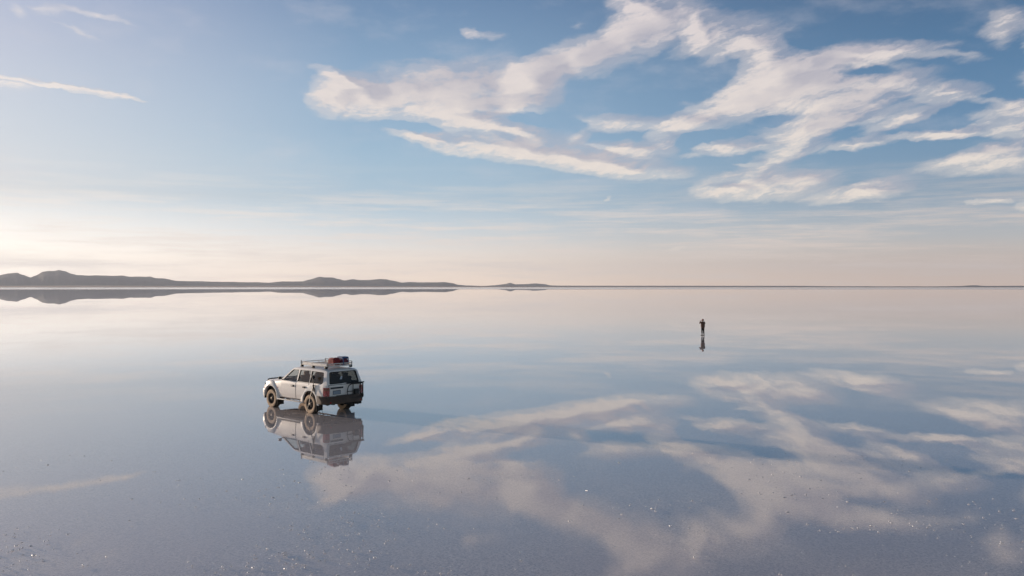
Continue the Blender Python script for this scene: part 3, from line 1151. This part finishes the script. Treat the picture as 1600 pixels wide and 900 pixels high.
# thin strap hanging from the bumper
bm = bmesh.new()
bm_tube(bm, [(-.62, .80, .46), (-.68, .81, .30), (-.66, .80, .16), (-.72, .79, .03)], .006, 5)
link('strap', bm, m_under, car)

# the body of this car sits high on its springs and its waistline is high: stretch the shell in height
ZM = [(-1, -1), (.40, .41), (.50, .505), (.75, .795), (.92, .955), (1.02, 1.13), (1.12, 1.245), (1.165, 1.285), (1.69, 1.735), (1.865, 1.88), (1.95, 1.965), (9, 9.015)]


def zmap(z):
    for (a, b), (c, d) in zip(ZM, ZM[1:]):
        if z <= c:
            return b + (d - b) * (z - a) / (c - a)
    return z


done = set()
def lift(o):
    for ch in list(o.children):
        if ch.name.startswith(('wheel.', 'chassis', 'exhaust')) or ch.name == 'wheel':
            continue
        if ch.type == 'MESH' and ch.data.name not in done:
            done.add(ch.data.name)
            for v in ch.data.vertices:
                v.co.z = zmap(v.co.z)
        lift(ch)


bpy.context.view_layer.update()
lift(car)

# ================================================================== luggage on the rack
CM = Matrix.Translation(car.location) @ Matrix.Rotation(car.rotation_euler.z, 4, 'Z')


def soft_bag(name, x, y, z, lx, ly, lz, rz, m, seed):
    bm = bmesh.new()
    bmesh.ops.create_cube(bm, size=1, matrix=Matrix.Diagonal((lx, ly, lz, 1)))
    bmesh.ops.bevel(bm, geom=bm.edges[:], offset=min(lx, ly, lz) * .18, segments=3, affect='EDGES')
    bmesh.ops.subdivide_edges(bm, edges=[e for e in bm.edges if e.calc_length() > .08], cuts=4, use_grid_fill=True)
    for v in bm.verts:
        q = mnoise.noise_vector(v.co * 6 + Vector((seed, 0, 0)))
        v.co += q * .014
        v.co.z -= .02 * (abs(v.co.x) / lx) if v.co.z > 0 else 0
        v.co.z = max(v.co.z, -lz / 2)
    bmesh.ops.translate(bm, verts=bm.verts, vec=(0, 0, lz / 2))
    o = link(name, bm, m, smooth=60)
    o.matrix_world = CM @ Matrix.Translation((x, y, z)) @ Matrix.Rotation(R(rz), 4, 'Z')
    return o


m_bagr = mat('red_nylon', (.22, .014, .018), .7)
m_bagb = mat('blue_nylon', (.07, .12, .25), .7)
m_bagm = mat('maroon_nylon', (.17, .035, .06), .75)
m_strap = mat('strap_webbing', (.10, .14, .28), .8)
b1 = soft_bag('duffel_bag', -.52, .10, 1.975, .46, .36, .31, 0, m_bagr, 1)
tag(b1, 'plain red soft bag at the rear of the white roof rack', 'bag')
b2 = soft_bag('duffel_bag', -.54, -.27, 1.975, .50, .36, .27, 3, m_bagm, 4)
tag(b2, 'maroon bag with blue straps on the roof rack, beside the plain red bag', 'bag')
bm = bmesh.new()
for y in (-.14, .13):
    pth = [(-.256, y, .01), (-.262, y, .13), (-.245, y, .262), (0, y, .285), (.245, y, .262), (.262, y, .13), (.256, y, .01)]
    for (p, q) in zip(pth, pth[1:]):
        p, q = Vector(p), Vector(q)
        bm_tube(bm, [p, q], .022, 4)
link('strap', bm, m_strap, b2)
b3 = soft_bag('rolled_tarpaulin', -.50, -.36, 2.238, .44, .30, .075, -4, m_bagb, 9)
tag(b3, 'folded blue tarpaulin lying on top of the maroon bag on the roof rack', 'tarpaulin')

# ================================================================== tripod with a small camera beside the rear wheel
m_trip = mat('tripod_metal', (.10, .085, .07), .45, .3)
m_tripd = mat('tripod_black', (.02, .02, .02), .5)
tp = ground(489.6, 646.6)
tripod = empty('tripod', (tp.x, tp.y, BED - .004), R(20))
tag(tripod, 'slim dark tripod standing in the water beside the rear wheel of the white car', 'tripod')
apex = Vector((0, 0, 1.19))
for k, a in enumerate((200, 320, 80)):
    foot = Vector((.33 * math.cos(R(a)), .33 * math.sin(R(a)), 0))
    d_ = foot - apex
    bm = bmesh.new()
    bm_tube(bm, [apex + d_ * .0, apex + d_ * .40], .019, 8)
    bm_tube(bm, [apex + d_ * .40, apex + d_ * .72], .014, 8)
    bm_tube(bm, [apex + d_ * .72, apex + d_ * 1.0], .010, 8)
    lg = link('leg', bm, m_trip, tripod, 40)
    bm = bmesh.new()
    bmesh.ops.create_cone(bm, cap_ends=True, segments=8, radius1=.016, radius2=.013, depth=.03, matrix=Matrix.Translation(foot + Vector((0, 0, .015))))
    link('foot', bm, m_tripd, lg)
bm = bmesh.new()
bmesh.ops.create_cone(bm, cap_ends=True, segments=12, radius1=.04, radius2=.04, depth=.06, matrix=Matrix.Translation((0, 0, 1.19)))
link('collar', bm, m_tripd, tripod, 40)
bm = bmesh.new()
bm_tube(bm, [(0, 0, .95), (0, 0, 1.47)], .013, 8)
link('centre_column', bm, m_trip, tripod, 40)
bm = bmesh.new()
bm_box(bm, -.04, .04, -.03, .03, 1.46, 1.50, .008)
bm_tube(bm, [(0, 0, 1.47), (.10, -.05, 1.42)], .007, 6)
link('head', bm, m_tripd, tripod, 40)
cam_obj = empty('camera_body', (tp.x, tp.y, BED - .004 + 1.50), R(20))
tag(cam_obj, 'small black camera mounted on top of the tripod beside the car', 'camera')
bm = bmesh.new()
bm_box(bm, -.065, .065, -.035, .035, .0, .09, .01)
bm_box(bm, -.025, .025, -.03, .03, .085, .11, .006)
link('housing', bm, m_tripd, cam_obj, 40)
bm = bmesh.new()
bm_lathe_y(bm, [(.0, .03), (.036, .03), (.036, .09), (.033, .10), (0, .095)], 0, .045, 20, 1)
link('lens', bm, m_seal, cam_obj, 40)

# ================================================================== the person
PP = ground(1098.2, 523.9)
person_root = empty('person', (PP.x, PP.y, BED - .002), R(118))     # local x = the way the person faces
tag(person_root, 'person in dark jacket, black trousers and red cap standing far out in the water', 'person')


def capsule(bm, p0, r0, p1, r1, seg=14):
    p0, p1 = Vector(p0), Vector(p1)
    n = 5
    d = (p1 - p0)
    L = d.length or 1e-4
    t = d / L
    pts, rs = [], []
    for k in range(n, 0, -1):
        a = R(90) * k / n
        pts.append(p0 - t * r0 * math.sin(a)); rs.append(max(1e-3, r0 * math.cos(a)))
    pts.append(p0); rs.append(r0)
    pts.append(p1); rs.append(r1)
    for k in range(1, n + 1):
        a = R(90) * k / n
        pts.append(p1 + t * r1 * math.sin(a)); rs.append(max(1e-3, r1 * math.cos(a)))
    bm_tube(bm, pts, rs, seg)


def ellip(bm, c, r, rot=None):
    m_ = Matrix.Translation(c) @ (rot or Matrix()) @ Matrix.Diagonal((*r, 1))
    bmesh.ops.create_icosphere(bm, subdivisions=3, radius=1, matrix=m_)


def grown(name, bm, m, parent, voxel=.012, it=4):
    o = link(name, bm, m, parent)
    md = o.modifiers.new('r', 'REMESH')
    md.mode = 'VOXEL'
    md.voxel_size = voxel
    ms = o.modifiers.new('s', 'SMOOTH')
    ms.iterations = it
    ms.factor = .5
    bake(o)
    if not o.data.materials:
        o.data.materials.append(m)
    o.data.shade_smooth()
    return o


# joints (x forward, y left)
hipL, hipR = (0, .095, .92), (0, -.095, .92)
kneeL, kneeR = (.03, .105, .50), (.02, -.115, .50)
ankL, ankR = (-.01, .11, .09), (-.03, -.13, .09)
shL, shR = (0, .19, 1.43), (0, -.19, 1.43)
elL, elR = (.10, .34, 1.34), (.10, -.36, 1.30)
wrL, wrR = (.24, .13, 1.55), (.24, -.13, 1.55)
m_skin = mat('skin', (.36, .21, .14), .55)
m_jacket = mat('brown_jacket', (.16, .085, .055), .85)
m_trous = mat('black_trousers', (.012, .012, .014), .85)
m_boot = mat('dark_shoes', (.03, .025, .022), .8)
m_cap = mat('red_cap', (.16, .025, .025), .85)
m_pack = mat('black_backpack', (.014, .015, .018), .75)

bm = bmesh.new()
capsule(bm, (0, 0, .95), .12, (0, 0, 1.15), .115)
capsule(bm, (0, -.04, 1.15), .115, (0, -.08, 1.38), .09)
capsule(bm, (0, .04, 1.15), .115, (0, .08, 1.38), .09)
for s, e, w, h, k, a in ((shL, elL, wrL, hipL, kneeL, ankL), (shR, elR, wrR, hipR, kneeR, ankR)):
    capsule(bm, s, .052, e, .040)
    capsule(bm, e, .040, w, .027)
    capsule(bm, h, .085, k, .055)
    capsule(bm, k, .060, a, .046)
    capsule(bm, (a[0] - .04, a[1], .04), .035, (a[0] + .15, a[1] + (.02 if a[1] > 0 else -.02), .03), .03)
    sg = 1 if s[1] > 0 else -1
    palm = Vector(w) + Vector((.055, -sg * .035, .035))
    capsule(bm, w, .026, palm, .030)
    for f in range(4):            # fingers curled round the camera
        b0 = palm + Vector((.028, -sg * .012, .030 - f * .020))
        l = (.042, .047, .043, .034)[f]
        p1 = b0 + Vector((l * .55, -sg * l * .35, .004))
        p2 = p1 + Vector((-.004, -sg * l * .75, 0))
        capsule(bm, b0, .0095, p1, .009, 8)
        capsule(bm, p1, .009, p2, .008, 8)
    t0 = palm + Vector((-.005, -sg * .022, -.012))
    t1 = t0 + Vector((.012, -sg * .035, .012))
    capsule(bm, t0, .012, t1, .010, 8)
    capsule(bm, t1, .010, t1 + Vector((.015, -sg * .022, .008)), .009, 8)
capsule(bm, (0, 0, 1.42), .058, (.015, 0, 1.56), .055)
ellip(bm, (.018, 0, 1.655), (.098, .076, .118))
ellip(bm, (.045, 0, 1.595), (.062, .055, .052))
capsule(bm, (.108, 0, 1.665), .010, (.128, 0, 1.635), .014, 8)       # nose
capsule(bm, (.098, -.018, 1.598), .009, (.098, .018, 1.598), .009, 8)  # mouth
for sg in (1, -1):
    ellip(bm, (.005, sg * .078, 1.65), (.022, .010, .032))
    capsule(bm, (.100, sg * .020, 1.690), .008, (.095, sg * .045, 1.688), .008, 8)
body_p = grown('body', bm, m_skin, person_root, .008, 3)

bm = bmesh.new()
capsule(bm, (0, 0, .93), .155, (0, 0, 1.10), .15)
capsule(bm, (0, -.045, 1.10), .145, (0, -.09, 1.38), .115)
capsule(bm, (0, .045, 1.10), .145, (0, .09, 1.38), .115)
capsule(bm, (-.01, 0, 1.40), .095, (.0, 0, 1.47), .075)
for s, e, w in ((shL, elL, wrL), (shR, elR, wrR)):
    capsule(bm, s, .085, e, .065)
    capsule(bm, (0, s[1] * .75, 1.38), .10, (0, s[1] * .72, .95), .115)
    wv = Vector(e).lerp(Vector(w), .93)
    capsule(bm, e, .060, wv, .042)
for z, r_ in ((.80, .17), (.93, .158)):
    pass
capsule(bm, (0, 0, .86), .165, (0, 0, .95), .155)
grown('jacket', bm, m_jacket, person_root, .012, 3)
bm = bmesh.new()
for h, k, a in ((hipL, kneeL, ankL), (hipR, kneeR, ankR)):
    capsule(bm, h, .112, k, .078)
    k2 = Vector(k).lerp(Vector(a), .66)
    capsule(bm, k, .078, k2, .068)
capsule(bm, (-.02, -.05, .92), .11, (-.02, .05, .92), .11)
grown('trousers', bm, m_trous, person_root, .012, 3)
for a, k in ((ankL, kneeL), (ankR, kneeR)):
    bm = bmesh.new()
    capsule(bm, (a[0], a[1], .07), .056, (a[0] + .005, a[1], .10), .056)
    capsule(bm, (a[0] - .03, a[1], .055), .05, (a[0] + .17, a[1] + (.02 if a[1] > 0 else -.02), .045), .042)
    bmesh.ops.translate(bm, verts=bm.verts, vec=(0, 0, 0))
    o = grown('shoe', bm, m_boot, person_root, .010, 2)
    for v in o.data.vertices:
        v.co.z = max(v.co.z, 0.003)
bm = bmesh.new()
ellip(bm, (.008, 0, 1.705), (.108, .088, .085))
for v in list(bm.verts):
    if v.co.z < 1.69:
        v.co.z = 1.69
ellip(bm, (-.06, 0, 1.66), (.05, .075, .07))
capsule(bm, (.10, -.035, 1.705), .012, (.10, .035, 1.705), .012)
capsule(bm, (.155, -.02, 1.695), .010, (.155, .02, 1.695), .010)
capsule(bm, (.10, 0, 1.705), .014, (.16, 0, 1.696), .010)
grown('cap', bm, m_cap, person_root, .009, 2)
bm = bmesh.new()
ellip(bm, (-.035, 0, 1.63), (.072, .082, .085))
grown('hair', bm, mat('dark_hair', (.02, .012, .008), .7), person_root, .009, 1)
for sg in (1, -1):
    bm = bmesh.new()
    ellip(bm, (.098, sg * .032, 1.668), (.010, .013, .007))
    link('eye', bm, m_seal, person_root, 60)

# ================================================================== salt crystals standing out of the brine
m_cry = mat('salt_crystal', (.92, .90, .90), .3, 0, **{'Subsurface Weight': 1.0, 'Subsurface Scale': .08})
K = NB(m_cry.node_tree)
kb = m_cry.node_tree.nodes['Principled BSDF']
kb.inputs['Subsurface Radius'].default_value = (1, 1, 1)
kg = K.n('ShaderNodeBsdfGlossy')
kg.inputs['Roughness'].default_value = .45
kx = K.n('ShaderNodeMixShader')
kx.inputs[0].default_value = .35
K.put(kx.inputs[1], kb.outputs[0])
K.put(kx.inputs[2], kg.outputs[0])
ktr, ky = K.n('ShaderNodeBsdfTransparent'), K.n('ShaderNodeMixShader')
ky.inputs[0].default_value = .45           # clear salt lets part of the light straight through
K.put(ky.inputs[1], kx.outputs[0])
K.put(ky.inputs[2], ktr.outputs[0])
K.put(m_cry.node_tree.nodes['Material Output'].inputs[0], ky.outputs[0])
bm = bmesh.new()
rnd = random.Random(11)
count = 0
while count < 3300:
    u = rnd.random()
    y = 13.5 / (1 - u * .50)              # denser close to the camera
    x = rnd.uniform(-.72, .72) * y
    c = mnoise.noise(Vector((x * .28, y * .22, 3.3))) + .6 * mnoise.noise(Vector((x * 1.3, y * 1.1, 8.3)))
    keep = max(0.02, min(1, .12 + c * 1.7 + .45 * (x / y))) * (1.15 - .6 * u)
    if rnd.random() > keep:
        continue
    count += 1
    s = .008 + .020 * rnd.random() ** 2.2
    m_ = Matrix.Translation((x, y, WATER_Z + s * .1)) @ Matrix.Rotation(rnd.uniform(0, 6.28), 4, 'Z') @ Matrix.Rotation(rnd.uniform(-.4, .4), 4, 'X') @ Matrix.Diagonal((s * rnd.uniform(.8, 2.0), s, s * rnd.uniform(.4, .8), 1))
    bmesh.ops.create_icosphere(bm, subdivisions=1, radius=1, matrix=m_)
for v in bm.verts:
    v.co += mnoise.noise_vector(v.co * 60) * .002
cr = link('salt_crystals', bm, m_cry)
tag(cr, kind='stuff')
